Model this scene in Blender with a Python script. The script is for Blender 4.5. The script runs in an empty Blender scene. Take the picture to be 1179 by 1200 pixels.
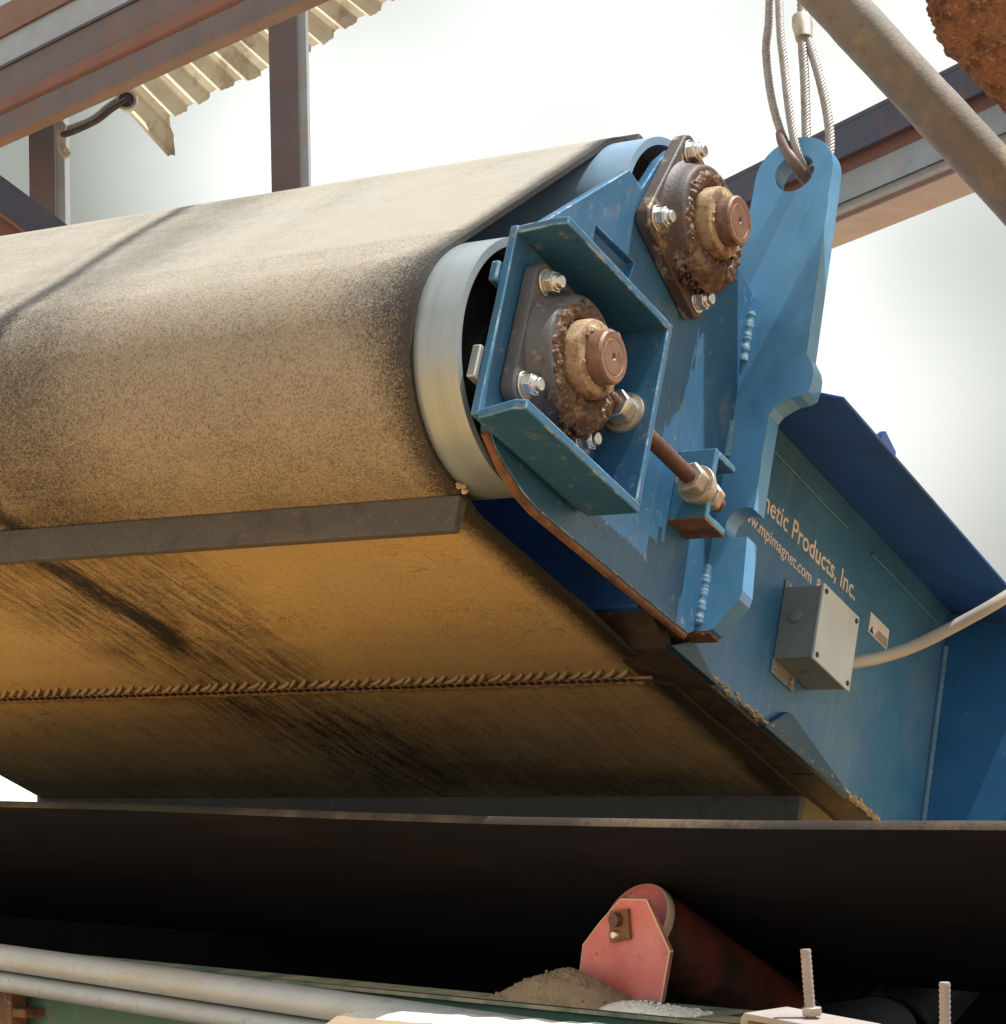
import bpy, bmesh, math, random
import numpy as np
from math import radians, sin, cos, pi
from mathutils import Vector, Matrix
from mathutils.geometry import tessellate_polygon
from mathutils import noise as mnoise

random.seed(7)
sc = bpy.context.scene
COL = sc.collection

# ------------------------------------------------------------------ camera
W = np.array([[0.99966, -0.02622, 0.0], [0.00197, 0.07493, 0.99719], [-0.02614, -0.99684, 0.07495]])
cam_d = bpy.data.cameras.new("camera")
cam_d.sensor_fit = 'HORIZONTAL'; cam_d.sensor_width = 36.0
cam_d.lens = 36.0 * 3033.86 / 1179.0
cam_d.clip_start = 0.05; cam_d.clip_end = 6000
cam = bpy.data.objects.new("camera", cam_d); COL.objects.link(cam)
_m = Matrix.Identity(4)
for i in range(3):
    _m[i][0] = W[i, 0]; _m[i][1] = -W[i, 1]; _m[i][2] = -W[i, 2]
_m[2][3] = 1.75
cam.matrix_world = _m
sc.camera = cam

# ------------------------------------------------------------------ frames
MM = Matrix(((0.8433, 0.4947, 0.2098, 0.1515), (-0.5374, 0.7768, 0.3284, 3.3754), (-0.0005, -0.3897, 0.9210, 2.2043), (0, 0, 0, 1)))   # magnet: a across, b along travel, c up
KM = Matrix(((0.6767, 0.7362, 0, 0.1632), (-0.7362, 0.6767, 0, 3.3297), (0, 0, 1, 1.4788), (0, 0, 0, 1)))                       # main conveyor: x along, y inboard, z up

# ------------------------------------------------------------------ light
sun_m = Vector((0.30, -0.06, 0.95)).normalized()
sun_w = (MM.to_3x3() @ sun_m).normalized()
el = math.asin(sun_w.z); az = math.atan2(sun_w.x, sun_w.y)
world = bpy.data.worlds.new("World"); sc.world = world; world.use_nodes = True
nt = world.node_tree; nt.nodes.clear()
sky = nt.nodes.new('ShaderNodeTexSky'); sky.sky_type = 'NISHITA'; sky.sun_disc = False
sky.sun_elevation = el; sky.sun_rotation = az; sky.dust_density = 4.0; sky.air_density = 1.0; sky.ozone_density = 1.0
bg = nt.nodes.new('ShaderNodeBackground'); bg.inputs[1].default_value = 0.13
wo = nt.nodes.new('ShaderNodeOutputWorld')
# thin bright overcast veil over the clear sky, with soft grey-green patches all round
tcw = nt.nodes.new('ShaderNodeTexCoord'); mpw = nt.nodes.new('ShaderNodeMapping'); nzw = nt.nodes.new('ShaderNodeTexNoise')
mpw.inputs['Location'].default_value = (-3.9746, -9.3798, 7.3105); nzw.inputs['Scale'].default_value = 5.0; nzw.inputs['Detail'].default_value = 1.0
rgw = nt.nodes.new('ShaderNodeMapRange'); rgw.inputs[1].default_value = .30; rgw.inputs[2].default_value = .80
vlw = nt.nodes.new('ShaderNodeMix'); vlw.data_type = 'RGBA'; vlw.inputs[6].default_value = (1.62, 1.70, 1.48, 1); vlw.inputs[7].default_value = (6.6, 6.7, 6.5, 1)
mxw = nt.nodes.new('ShaderNodeMix'); mxw.data_type = 'RGBA'; mxw.inputs[0].default_value = .96
nt.links.new(tcw.outputs['Generated'], mpw.inputs[0]); nt.links.new(mpw.outputs[0], nzw.inputs[0]); nt.links.new(nzw.outputs['Fac'], rgw.inputs[0]); nt.links.new(rgw.outputs[0], vlw.inputs[0])
nt.links.new(sky.outputs[0], mxw.inputs[6]); nt.links.new(vlw.outputs[2], mxw.inputs[7]); nt.links.new(mxw.outputs[2], bg.inputs[0]); nt.links.new(bg.outputs[0], wo.inputs[0])
sl = bpy.data.lights.new("sun", 'SUN'); sl.energy = 4.2; sl.angle = radians(0.5); sl.color = (1.0, 0.965, 0.91)
so = bpy.data.objects.new("sun", sl); COL.objects.link(so)
so.rotation_euler = (-sun_w).to_track_quat('-Z', 'Y').to_euler()
so.location = (3, -2, 12)
sc.view_settings.view_transform = 'Standard'; sc.view_settings.look = 'None'
sc.view_settings.exposure = 0.82; sc.view_settings.gamma = 1.0; sc.view_settings.use_curve_mapping = False

# ------------------------------------------------------------------ materials
def _n(nt, t, **k):
    n = nt.nodes.new(t)
    for a, v in k.items(): setattr(n, a, v)
    return n

def mat(name, base, rough=0.6, metal=0.0, layers=(), bump=0.0, bscale=300.0, var=0.12, vscale=9.0, spec=0.4, rvar=0.0, attr=None):
    """layers: (colour, scale, lo, hi, strength, stretch xyz, rough or None)"""
    m = bpy.data.materials.new(name); m.use_nodes = True
    nt = m.node_tree; nt.nodes.clear(); L = nt.links.new
    out = _n(nt, 'ShaderNodeOutputMaterial'); p = _n(nt, 'ShaderNodeBsdfPrincipled'); L(p.outputs[0], out.inputs[0])
    p.inputs['Metallic'].default_value = metal; p.inputs['Specular IOR Level'].default_value = spec
    tc = _n(nt, 'ShaderNodeTexCoord')
    def noise(scale, stretch=(1, 1, 1), det=6.0, off=0.0, rg=0.6):
        mp = _n(nt, 'ShaderNodeMapping'); L(tc.outputs['Object'], mp.inputs[0])
        mp.inputs['Scale'].default_value = stretch; mp.inputs['Location'].default_value = (off, off * 1.7, off * .6)
        n = _n(nt, 'ShaderNodeTexNoise'); n.inputs['Scale'].default_value = scale; n.inputs['Detail'].default_value = det
        n.inputs['Roughness'].default_value = rg
        L(mp.outputs[0], n.inputs['Vector']); return n.outputs['Fac']
    def mix(f, a, b):
        x = _n(nt, 'ShaderNodeMix', data_type='RGBA'); L(f, x.inputs[0])
        for v, s in ((a, x.inputs[6]), (b, x.inputs[7])):
            if isinstance(v, tuple): s.default_value = v
            else: L(v, s)
        return x.outputs[2]
    def rng(v, lo, hi, a=0.0, b=1.0):
        r = _n(nt, 'ShaderNodeMapRange'); L(v, r.inputs[0])
        r.inputs[1].default_value = lo; r.inputs[2].default_value = hi; r.inputs[3].default_value = a; r.inputs[4].default_value = b
        return r.outputs[0]
    c4 = lambda c, k=1.0: (c[0] * k, c[1] * k, c[2] * k, 1)
    col = mix(rng(noise(vscale), .3, .7), c4(base, 1 - var), c4(base, 1 + var))
    rgh = None
    for i, ly in enumerate(layers):
        c, s, lo, hi, st = ly[:5]; stretch = ly[5] if len(ly) > 5 else (1, 1, 1)
        f = rng(noise(s, stretch, 8.0, 3.1 * (i + 1), .65), lo, hi, 0, st)
        col = mix(f, col, c4(c))
        if len(ly) > 6 and ly[6] is not None:
            if rgh is None: rgh = _n(nt, 'ShaderNodeValue').outputs[0]; rgh.default_value = rough
            r = _n(nt, 'ShaderNodeMix', data_type='FLOAT'); L(f, r.inputs[0]); L(rgh, r.inputs[2]); r.inputs[3].default_value = ly[6]; rgh = r.outputs[0]
    L(col, p.inputs['Base Color'])
    if rgh is None:
        if rvar: L(rng(noise(vscale * 3, off=9.0), .3, .7, rough - rvar, rough + rvar), p.inputs['Roughness'])
        else: p.inputs['Roughness'].default_value = rough
    else: L(rgh, p.inputs['Roughness'])
    if bump:
        b = _n(nt, 'ShaderNodeBump'); b.inputs['Strength'].default_value = min(1, bump); b.inputs['Distance'].default_value = 0.002
        L(noise(bscale, det=4.0, off=5.0), b.inputs['Height']); L(b.outputs[0], p.inputs['Normal'])
    m['_'] = 0
    return m

DUST = (.46, .37, .24)
RUST = (.16, .062, .028)
M = {}
M['blue'] = mat('blue_paint', (.025, .108, .220), .45, 0, [((.05, .13, .23), 6, .5, .74, .3, (1, 1, 1), .6), ((.12, .17, .19), 26, .56, .74, .5, (1, 2.2, .35)), (DUST, 12, .58, .76, .28, (1, 1, .6)), (DUST, 46, .60, .74, .45), ((.13, .06, .03), 18, .66, .70, .7), ((.015, .07, .16), 14, .58, .7, .3, (1, 2, .5)), ((.24, .34, .40), 160, .69, .71, .7, (1, 1, .5)), ((.085, .04, .02), 55, .645, .665, .9), ((.16, .075, .035), 28, .675, .69, .9, (1, 1, .6))], .12, 500)
M['blue_edge'] = mat('worn_blue_edge', (.055, .19, .33), .5, .1, [((.30, .42, .50), 24, .50, .60, .8), ((.14, .07, .035), 40, .58, .64, .9), (DUST, 90, .62, .7, .8)], .1, 500)
M['lug_blue'] = mat('light_blue_paint', (.095, .29, .54), .34, 0, [((.15, .32, .47), 7, .46, .72, .3), ((.03, .13, .26), 9, .52, .7, .5, (1, 1, .6)), ((.25, .36, .42), 150, .685, .70, .7), (DUST, 60, .64, .78, .35)], .08, 500)
M['navy'] = mat('dark_blue_paint', (.026, .115, .44), .45, 0, [((.03, .06, .16), 9, .5, .7, .5), (DUST, 120, .66, .78, .25)], .1, 500)
M['gusset'] = mat('dark_teal_paint', (.012, .060, .105), .55, 0, [((.03, .10, .15), 9, .5, .7, .5), (DUST, 40, .62, .76, .3)], .1, 400)
M['stiffener'] = mat('mid_blue_paint', (.030, .145, .34), .45, 0, [((.06, .19, .34), 5, .5, .72, .4), (DUST, 40, .62, .76, .3), ((.10, .045, .02), 50, .67, .70, .8)], .1, 400)
M['teal'] = mat('dusty_blue_panel', (.036, .160, .325), .5, 0, [((.15, .235, .31), 4, .45, .70, .55), (DUST, 30, .6, .8, .25), ((.025, .12, .22), 11, .52, .7, .5), ((.2, .27, .3), 30, .56, .72, .4, (1, 2.5, .3)), ((.10, .05, .03), 60, .69, .73, .8)], .1, 400)
M['weld'] = mat('painted_weld', (.10, .23, .35), .5, 0, [((.26, .36, .42), 120, .52, .66, .7)], .4, 300)
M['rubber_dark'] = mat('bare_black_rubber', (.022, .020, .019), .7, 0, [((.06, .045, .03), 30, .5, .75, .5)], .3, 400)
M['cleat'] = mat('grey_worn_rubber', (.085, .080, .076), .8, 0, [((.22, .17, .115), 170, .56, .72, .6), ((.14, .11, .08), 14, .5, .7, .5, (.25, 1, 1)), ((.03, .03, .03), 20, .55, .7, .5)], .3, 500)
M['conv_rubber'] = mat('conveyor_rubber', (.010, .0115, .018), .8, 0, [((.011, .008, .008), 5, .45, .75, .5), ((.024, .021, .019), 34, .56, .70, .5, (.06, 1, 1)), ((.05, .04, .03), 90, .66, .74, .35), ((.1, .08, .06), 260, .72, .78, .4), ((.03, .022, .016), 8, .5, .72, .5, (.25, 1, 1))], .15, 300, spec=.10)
M['conv_edge'] = mat('dusty_belt_edge', (.030, .024, .019), .85, 0, [((.17, .125, .08), 2.2, .46, .64, .8), ((.03, .024, .02), 60, .5, .66, .7)], .4, 300)
M['shell'] = mat('polished_drum_steel', (.33, .385, .42), .36, .45, [((.26, .29, .30), 3, .45, .7, .6, (14, 1, 1)), ((.18, .33, .46), 4, .58, .72, .5), ((.40, .36, .28), 30, .60, .74, .5), ((.14, .13, .12), 60, .66, .72, .5, (3, .5, .5))], .06, 500, var=.05)
M['drum_blue'] = mat('pale_blue_drum_paint', (.20, .32, .46), .45, .1, [((.3, .38, .45), 9, .5, .7, .5)], .04, 500)
M['dark_steel'] = mat('black_drum_end', (.042, .046, .056), .6, .2, [((.05, .035, .025), 20, .5, .7, .5)], .2, 300)
M['cast'] = mat('grey_cast_housing', (.10, .105, .115), .5, .25, [((.10, .050, .032), 16, .48, .62, .9), (DUST, 45, .60, .72, .5)], .35, 260)
M['cast_rusty'] = mat('rusty_cast_housing', (.085, .080, .086), .55, .2, [((.10, .055, .038), 12, .44, .60, .9), (DUST, 36, .56, .66, .8)], .45, 240)
M['zinc'] = mat('zinc_nut', (.62, .62, .60), .30, .85, [((.40, .34, .24), 50, .55, .68, .6)], .1, 500)
M['zinc_dusty'] = mat('dusty_zinc_nut', (.50, .47, .42), .5, .5, [((.40, .30, .2), 60, .45, .6, .8)], .3, 400)
M['shaft'] = mat('rusty_shaft', (.21, .118, .085), .5, .35, [((.30, .19, .13), 60, .5, .65, .5), ((.10, .042, .028), 34, .54, .64, .7, (1, 1, 1), .75), ((.16, .07, .045), 140, .56, .66, .6)], .35, 500)
M['collar'] = mat('dusty_locking_collar', (.33, .23, .14), .75, 0, [((.13, .07, .042), 45, .47, .60, .85), ((.60, .50, .34), 36, .52, .66, .8)], .6, 260)
M['grease'] = mat('dried_grease', (.095, .052, .034), .5, 0, [((.30, .20, .12), 30, .56, .66, .6), ((.28, .17, .10), 140, .54, .64, .8), ((.025, .014, .01), 60, .55, .66, .7)], .8, 220)
M['lacing_pale'] = mat('dusty_lacing_wire', (.40, .29, .17), .75, .05, [((.24, .14, .075), 90, .50, .62, .8), ((.52, .42, .28), 150, .54, .66, .6)], .3, 400)
M['rod'] = mat('brown_rusty_rod', (.115, .058, .046), .6, .2, [((.2, .10, .07), 60, .5, .66, .6)], .4, 300)
M['rust_plate'] = mat('rusty_steel', (.20, .092, .045), .75, 0, [((.09, .045, .03), 24, .48, .62, .8), ((.36, .2, .1), 50, .56, .68, .6)], .5, 220)
M['bracket'] = mat('blue_bracket_rusty_foot', (.045, .16, .28), .45, 0, [((.2, .24, .26), 15, .5, .7, .4), ((.18, .085, .04), 40, .62, .70, .9)], .15, 400)
M['grey_box'] = mat('grey_enamel', (.20, .225, .225), .42, .1, [((.27, .28, .27), 20, .5, .7, .4), (DUST, 70, .62, .75, .3)], .05, 500)
M['cover'] = mat('grey_enamel_cover', (.44, .49, .485), .38, .15, [((.5, .52, .5), 20, .5, .7, .4), (DUST, 50, .64, .75, .3)], .05, 500)
M['conduit'] = mat('grey_plastic_conduit', (.38, .36, .32), .5, 0, [((.5, .46, .38), 30, .5, .7, .4)], .05, 300)
M['letter'] = mat('faded_lettering', (.70, .62, .53), .6, 0, [((.10, .2, .27), 160, .62, .70, .8)], 0)
M['plate_white'] = mat('white_sticker', (.75, .75, .75), .35, .1, [], 0)
M['plate_black'] = mat('black_print', (.03, .03, .03), .5, 0, [], 0)
M['strip'] = mat('dirty_wear_strip', (.050, .038, .029), .8, 0, [((.15, .105, .065), 30, .50, .70, .6), ((.03, .022, .016), 12, .5, .66, .7)], .4, 260)
M['dust'] = mat('pale_dust', (.50, .41, .29), .95, 0, [((.33, .24, .15), 60, .5, .65, .7), ((.64, .57, .45), 140, .55, .68, .6)], .9, 220)
M['dirt'] = mat('brown_dirt', (.30, .215, .135), .95, 0, [((.20, .13, .075), 50, .5, .65, .7), ((.42, .33, .22), 160, .56, .68, .6)], .9, 260)
M['white_dust'] = mat('white_dust', (.78, .75, .69), .95, 0, [((.5, .44, .35), 60, .58, .7, .6)], .6, 160)
M['lacing'] = mat('rusty_lacing_wire', (.30, .175, .085), .65, .1, [((.46, .32, .18), 120, .5, .62, .8), ((.10, .05, .03), 60, .56, .66, .8)], .3, 400)
M['red'] = mat('faded_red_paint', (.60, .165, .145), .5, 0, [((.66, .27, .26), 14, .45, .7, .6), ((.26, .09, .05), 60, .58, .66, .7), ((.40, .10, .09), 22, .5, .7, .6, (1, 1, .4)), (DUST, 30, .66, .76, .5)], .15, 400)
M['red_edge'] = mat('worn_red_edge', (.72, .58, .42), .6, 0, [((.7, .58, .42), 50, .5, .6, .8)], .3, 300)
M['roller'] = mat('worn_roller_steel', (.06, .036, .029), .5, .2, [((.36, .065, .045), 6, .44, .60, .85, (1, 1, 1)), ((.12, .085, .06), 40, .55, .7, .5)], .2, 300)
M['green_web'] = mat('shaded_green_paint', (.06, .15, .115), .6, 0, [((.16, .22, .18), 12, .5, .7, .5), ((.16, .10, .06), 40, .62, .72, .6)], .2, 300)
M['galv'] = mat('galvanised_pipe', (.45, .48, .50), .5, .35, [((.48, .41, .31), 11, .54, .68, .75, (.3, 1, 1), .85), ((.50, .47, .38), 60, .52, .68, .7, (1, 1, 1), .8), ((.25, .2, .15), 50, .62, .72, .6)], .2, 300)
M['green'] = mat('green_paint', (.085, .17, .12), .7, 0, [((.2, .26, .19), 20, .5, .7, .5), (DUST, 14, .40, .60, .85)], .2, 300)
M['rope'] = mat('steel_wire_rope', (.36, .34, .33), .5, .5, [((.2, .14, .1), 120, .5, .65, .6)], .2, 500)
M['rope_dark'] = mat('greasy_rope_eye', (.17, .12, .11), .55, .3, [((.26, .19, .16), 120, .5, .65, .6)], .2, 500)
M['beam_purple'] = mat('primed_steel', (.118, .105, .125), .65, .1, [((.15, .095, .085), 12, .50, .66, .6), ((.11, .085, .10), 30, .55, .68, .6)], .25, 200)
M['beam_red'] = mat('red_rust_steel', (.175, .085, .07), .7, 0, [((.15, .085, .075), 20, .45, .64, .7)], .3, 200)
M['beam_grey'] = mat('grey_mill_steel', (.27, .31, .36), .5, .25, [((.33, .27, .23), 12, .52, .68, .6), ((.18, .18, .2), 40, .56, .68, .5)], .2, 200)
M['beam_orange'] = mat('orange_rust_steel', (.17, .115, .10), .7, 0, [((.22, .1, .06), 30, .5, .66, .6)], .3, 200)
M['beam_navy'] = mat('dark_primer_steel', (.045, .052, .095), .6, .1, [((.13, .06, .045), 14, .55, .68, .7)], .2, 200)
M['beam_tan'] = mat('tan_weathered_steel', (.335, .30, .285), .7, 0, [((.3, .21, .18), 20, .5, .66, .6)], .3, 200)
M['pipe'] = mat('weathered_pipe', (.195, .178, .160), .62, .15, [((.36, .28, .19), 14, .48, .66, .7), ((.15, .10, .075), 50, .58, .68, .7)], .45, 160)
M['flaky'] = mat('flaking_rust', (.20, .090, .046), .92, 0, [((.085, .036, .022), 26, .48, .60, .9), ((.33, .17, .085), 90, .54, .66, .8), ((.05, .025, .018), 200, .60, .68, .8)], 1.0, 240)
M['sheet'] = mat('cream_roof_sheet', (.48, .40, .27), .5, .1, [((.22, .14, .08), 5, .52, .66, .8, (2, .3, 1)), ((.2, .13, .08), 30, .62, .72, .6)], .1, 200)
M['arm'] = mat('pale_cast_arm', (.40, .40, .41), .45, .3, [((.2, .19, .2), 20, .5, .66, .7)], .15, 300)
M['arm_dark'] = mat('dark_arm_web', (.06, .055, .06), .6, .2, [((.13, .11, .1), 30, .5, .66, .7)], .15, 300)
M['ground'] = mat('sandy_ground', (.50, .285, .095), .95, 0, [((.54, .34, .14), .35, .4, .65, .6), ((.35, .25, .15), 4, .5, .7, .5)], .5, 20, vscale=.3)
M['whiteout'] = mat('pale_whiteout_ground', (.72, .70, .66), .95, 0, [((.6, .56, .5), 2, .45, .65, .6)], .5, 20, vscale=.3)  # near-white colour imitates an overexposed, washed-out distance

def belt_material():
    m = bpy.data.materials.new('dusty_belt_rubber'); m.use_nodes = True
    nt = m.node_tree; nt.nodes.clear(); L = nt.links.new
    out = _n(nt, 'ShaderNodeOutputMaterial'); p = _n(nt, 'ShaderNodeBsdfPrincipled'); L(p.outputs[0], out.inputs[0])
    tc = _n(nt, 'ShaderNodeTexCoord')
    def noise(s, d=6, stretch=(1, 1, 1), r=.6):
        mp = _n(nt, 'ShaderNodeMapping'); mp.inputs['Scale'].default_value = stretch; L(tc.outputs['Object'], mp.inputs[0])
        n = _n(nt, 'ShaderNodeTexNoise'); n.inputs['Scale'].default_value = s; n.inputs['Detail'].default_value = d; n.inputs['Roughness'].default_value = r
        L(mp.outputs[0], n.inputs[0]); return n.outputs['Fac']
    def math_(op, a, b):
        x = _n(nt, 'ShaderNodeMath', operation=op)
        for v, s in ((a, x.inputs[0]), (b, x.inputs[1])):
            if isinstance(v, (int, float)): s.default_value = v
            else: L(v, s)
        return x.outputs[0]
    def ramp(v, lo, hi, a=0., b=1.):
        r = _n(nt, 'ShaderNodeMapRange'); L(v, r.inputs[0]); r.inputs[1].default_value = lo; r.inputs[2].default_value = hi
        r.inputs[3].default_value = a; r.inputs[4].default_value = b; return r.outputs[0]
    def mix(f, a, b):
        x = _n(nt, 'ShaderNodeMix', data_type='RGBA'); L(f, x.inputs[0])
        for v, s in ((a, x.inputs[6]), (b, x.inputs[7])):
            if isinstance(v, tuple): s.default_value = v
            else: L(v, s)
        return x.outputs[2]
    at = _n(nt, 'ShaderNodeAttribute', attribute_name='dust'); at2 = _n(nt, 'ShaderNodeAttribute', attribute_name='grit'); at3 = _n(nt, 'ShaderNodeAttribute', attribute_name='light_tint')
    fine = noise(330, 3, r=.8); med = noise(90, 5); big = noise(9, 5); scr = noise(26, 6, (.35, 1, 1), .7)
    # grain: fine speckle pushes dust on and off
    v = math_('ADD', at.outputs['Fac'], math_('MULTIPLY', math_('SUBTRACT', fine, .5), math_('ADD', .5, math_('MULTIPLY', at2.outputs['Fac'], 1.7))))
    v = math_('ADD', v, math_('MULTIPLY', math_('SUBTRACT', med, .5), .4))
    v = math_('ADD', v, math_('MULTIPLY', math_('SUBTRACT', big, .5), .35))
    v = math_('ADD', v, math_('MULTIPLY', math_('SUBTRACT', scr, .5), .35))
    at4 = _n(nt, 'ShaderNodeAttribute', attribute_name='stain')
    hair = noise(75, 5, (1, .10, 1), .7); hair2 = noise(190, 3, (1, .07, 1), .6)
    v = math_('ADD', v, math_('MULTIPLY', math_('SUBTRACT', math_('ADD', hair, math_('MULTIPLY', hair2, .6)), .80), math_('MULTIPLY', at4.outputs['Fac'], 1.35)))
    f = ramp(v, .14, .92)
    dust = mix(ramp(at3.outputs['Fac'], 0, .5), (.35, .335, .295, 1), (.315, .285, .24, 1))  # dust tint paints in skylight on the top run and warm bounce underneath
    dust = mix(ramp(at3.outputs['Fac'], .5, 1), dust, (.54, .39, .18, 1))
    dust = mix(ramp(noise(5, 4), .35, .65, 0, .25), dust, (.40, .33, .24, 1))
    dust = mix(math_('MULTIPLY', ramp(noise(250, 3), .53, .63, 0, .8), at2.outputs['Fac']), dust, (.26, .17, .09, 1))
    ln = noise(7, 4, (1, 2.2, 1), .45)
    line = ramp(math_('ABSOLUTE', math_('SUBTRACT', ln, .5), 0), 0, .006, 1, 0)
    ln2 = noise(12, 3, (1.6, 1, 1), .4)
    line2 = ramp(math_('ABSOLUTE', math_('SUBTRACT', ln2, .47), 0), 0, .0045, 1, 0)
    msk = ramp(noise(3.1, 2), .44, .56)
    f = math_('MULTIPLY', f, math_('SUBTRACT', 1, math_('MULTIPLY', math_('MULTIPLY', math_('MULTIPLY', math_('MAXIMUM', line, line2), msk), ramp(at3.outputs['Fac'], .7, 1)), .6)))
    col = mix(f, (.030, .026, .024, 1), dust)
    L(col, p.inputs['Base Color'])
    L(ramp(f, 0, 1, .55, .95), p.inputs['Roughness']); p.inputs['Specular IOR Level'].default_value = .35
    b = _n(nt, 'ShaderNodeBump'); b.inputs['Strength'].default_value = .45; b.inputs['Distance'].default_value = .0015
    L(math_('ADD', fine, math_('MULTIPLY', scr, .6)), b.inputs['Height']); L(b.outputs[0], p.inputs['Normal'])
    return m
M['belt'] = belt_material()

# ------------------------------------------------------------------ mesh helpers
class MB:
    def __init__(s): s.v = []; s.f = []
    def add(s, vs, fs):
        o = len(s.v); s.v += [tuple(v) for v in vs]; s.f += [tuple(i + o for i in f) for f in fs]; return s
    def box(s, x0, x1, y0, y1, z0, z1):
        vs = [(x, y, z) for x in (x0, x1) for y in (y0, y1) for z in (z0, z1)]
        return s.add(vs, [(0, 1, 3, 2), (4, 6, 7, 5), (0, 4, 5, 1), (2, 3, 7, 6), (0, 2, 6, 4), (1, 5, 7, 3)])
    def prism(s, loops, h0, h1, axis=0):
        """outline(s) in the two remaining axes, extruded along axis; the first loop is the outline, the rest are holes"""
        if not isinstance(loops[0][0], (tuple, list)): loops = [loops]
        pt = (lambda u, v, h: (h, u, v)) if axis == 0 else (lambda u, v, h: (u, h, v)) if axis == 1 else (lambda u, v, h: (u, v, h))
        tri = tessellate_polygon([[Vector((u, v, 0)) for u, v in l] for l in loops])
        flat = [p for l in loops for p in l]; n = len(flat)
        fs = [tuple(t) for t in tri] + [tuple(i + n for i in reversed(t)) for t in tri]
        if len(loops) == 1: fs = [tuple(range(n)), tuple(range(2 * n - 1, n - 1, -1))]
        o = 0
        for l in loops:
            k = len(l)
            for i in range(k): a, b = o + i, o + (i + 1) % k; fs.append((a, b, b + n, a + n))
            o += k
        return s.add([pt(u, v, h0) for u, v in flat] + [pt(u, v, h1) for u, v in flat], fs)
    def lathe(s, prof, axis=0, n=40, c=(0, 0, 0), closed=True):
        """prof: list of (h, r) along axis"""
        vs = []
        for h, r in prof:
            for i in range(n):
                t = 2 * pi * i / n; u, v = r * cos(t), r * sin(t)
                p = (h, u, v) if axis == 0 else (v, h, u) if axis == 1 else (u, v, h)
                vs.append((p[0] + c[0], p[1] + c[1], p[2] + c[2]))
        fs = []
        for j in range(len(prof) - 1):
            for i in range(n):
                k = (i + 1) % n; fs.append((j * n + i, j * n + k, (j + 1) * n + k, (j + 1) * n + i))
        if closed:
            fs.append(tuple(range(n - 1, -1, -1))); fs.append(tuple((len(prof) - 1) * n + i for i in range(n)))
        return s.add(vs, fs)
    def tube(s, pts, r, n=12, cap=True, twist=None):
        P = [Vector(p) for p in pts]; R = r if isinstance(r, (list, tuple)) else [r] * len(P)
        t0 = (P[1] - P[0]).normalized(); up = Vector((0, 0, 1)) if abs(t0.z) < .9 else Vector((1, 0, 0))
        nrm = (up - t0 * up.dot(t0)).normalized(); vs = []
        for i, p in enumerate(P):
            t = (P[min(i + 1, len(P) - 1)] - P[max(i - 1, 0)]).normalized()
            nrm = (nrm - t * nrm.dot(t)).normalized(); bi = t.cross(nrm)
            for k in range(n):
                a = 2 * pi * k / n; vs.append(p + (nrm * cos(a) + bi * sin(a)) * R[i])
        fs = [(i * n + k, i * n + (k + 1) % n, (i + 1) * n + (k + 1) % n, (i + 1) * n + k) for i in range(len(P) - 1) for k in range(n)]
        if cap: fs += [tuple(range(n - 1, -1, -1)), tuple((len(P) - 1) * n + k for k in range(n))]
        return s.add(vs, fs)
    def blob(s, c, r, n=7, m=5, jit=.25, sq=(1, 1, 1)):
        vs = [(c[0], c[1], c[2] + r * sq[2])]
        for j in range(1, m):
            ph = pi * j / m
            for i in range(n):
                t = 2 * pi * i / n; k = r * (1 + random.uniform(-jit, jit))
                vs.append((c[0] + k * sq[0] * sin(ph) * cos(t), c[1] + k * sq[1] * sin(ph) * sin(t), c[2] + k * sq[2] * cos(ph)))
        vs.append((c[0], c[1], c[2] - r * sq[2])); e = len(vs) - 1
        fs = [(0, 1 + i, 1 + (i + 1) % n) for i in range(n)]
        for j in range(m - 2):
            for i in range(n): a = 1 + j * n; fs.append((a + i, a + n + i, a + n + (i + 1) % n, a + (i + 1) % n))
        a = 1 + (m - 2) * n; fs += [(e, a + (i + 1) % n, a + i) for i in range(n)]
        return s.add(vs, fs)
    def mesh(s, name, ms, smooth=None):
        me = bpy.data.meshes.new(name); me.from_pydata(s.v, [], s.f)
        bm = bmesh.new(); bm.from_mesh(me); bmesh.ops.recalc_face_normals(bm, faces=bm.faces); bm.to_mesh(me); bm.free()
        for m in (ms if isinstance(ms, (list, tuple)) else [ms]): me.materials.append(m)
        if smooth is not None:
            me.polygons.foreach_set('use_smooth', [True] * len(me.polygons))
            me.set_sharp_from_angle(angle=radians(smooth))
        return me
    def build(s, name, ms, parent=None, smooth=None, bevel=0.0, seg=2):
        o = bpy.data.objects.new(name, s.mesh(name, ms, smooth)); COL.objects.link(o)
        if parent is not None: o.parent = parent
        if bevel:
            b = o.modifiers.new('bevel', 'BEVEL'); b.width = bevel; b.segments = seg; b.limit_method = 'ANGLE'; b.angle_limit = radians(35)
            if isinstance(ms, (list, tuple)) and len(ms) > 1: b.material = 1
        return o

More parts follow.
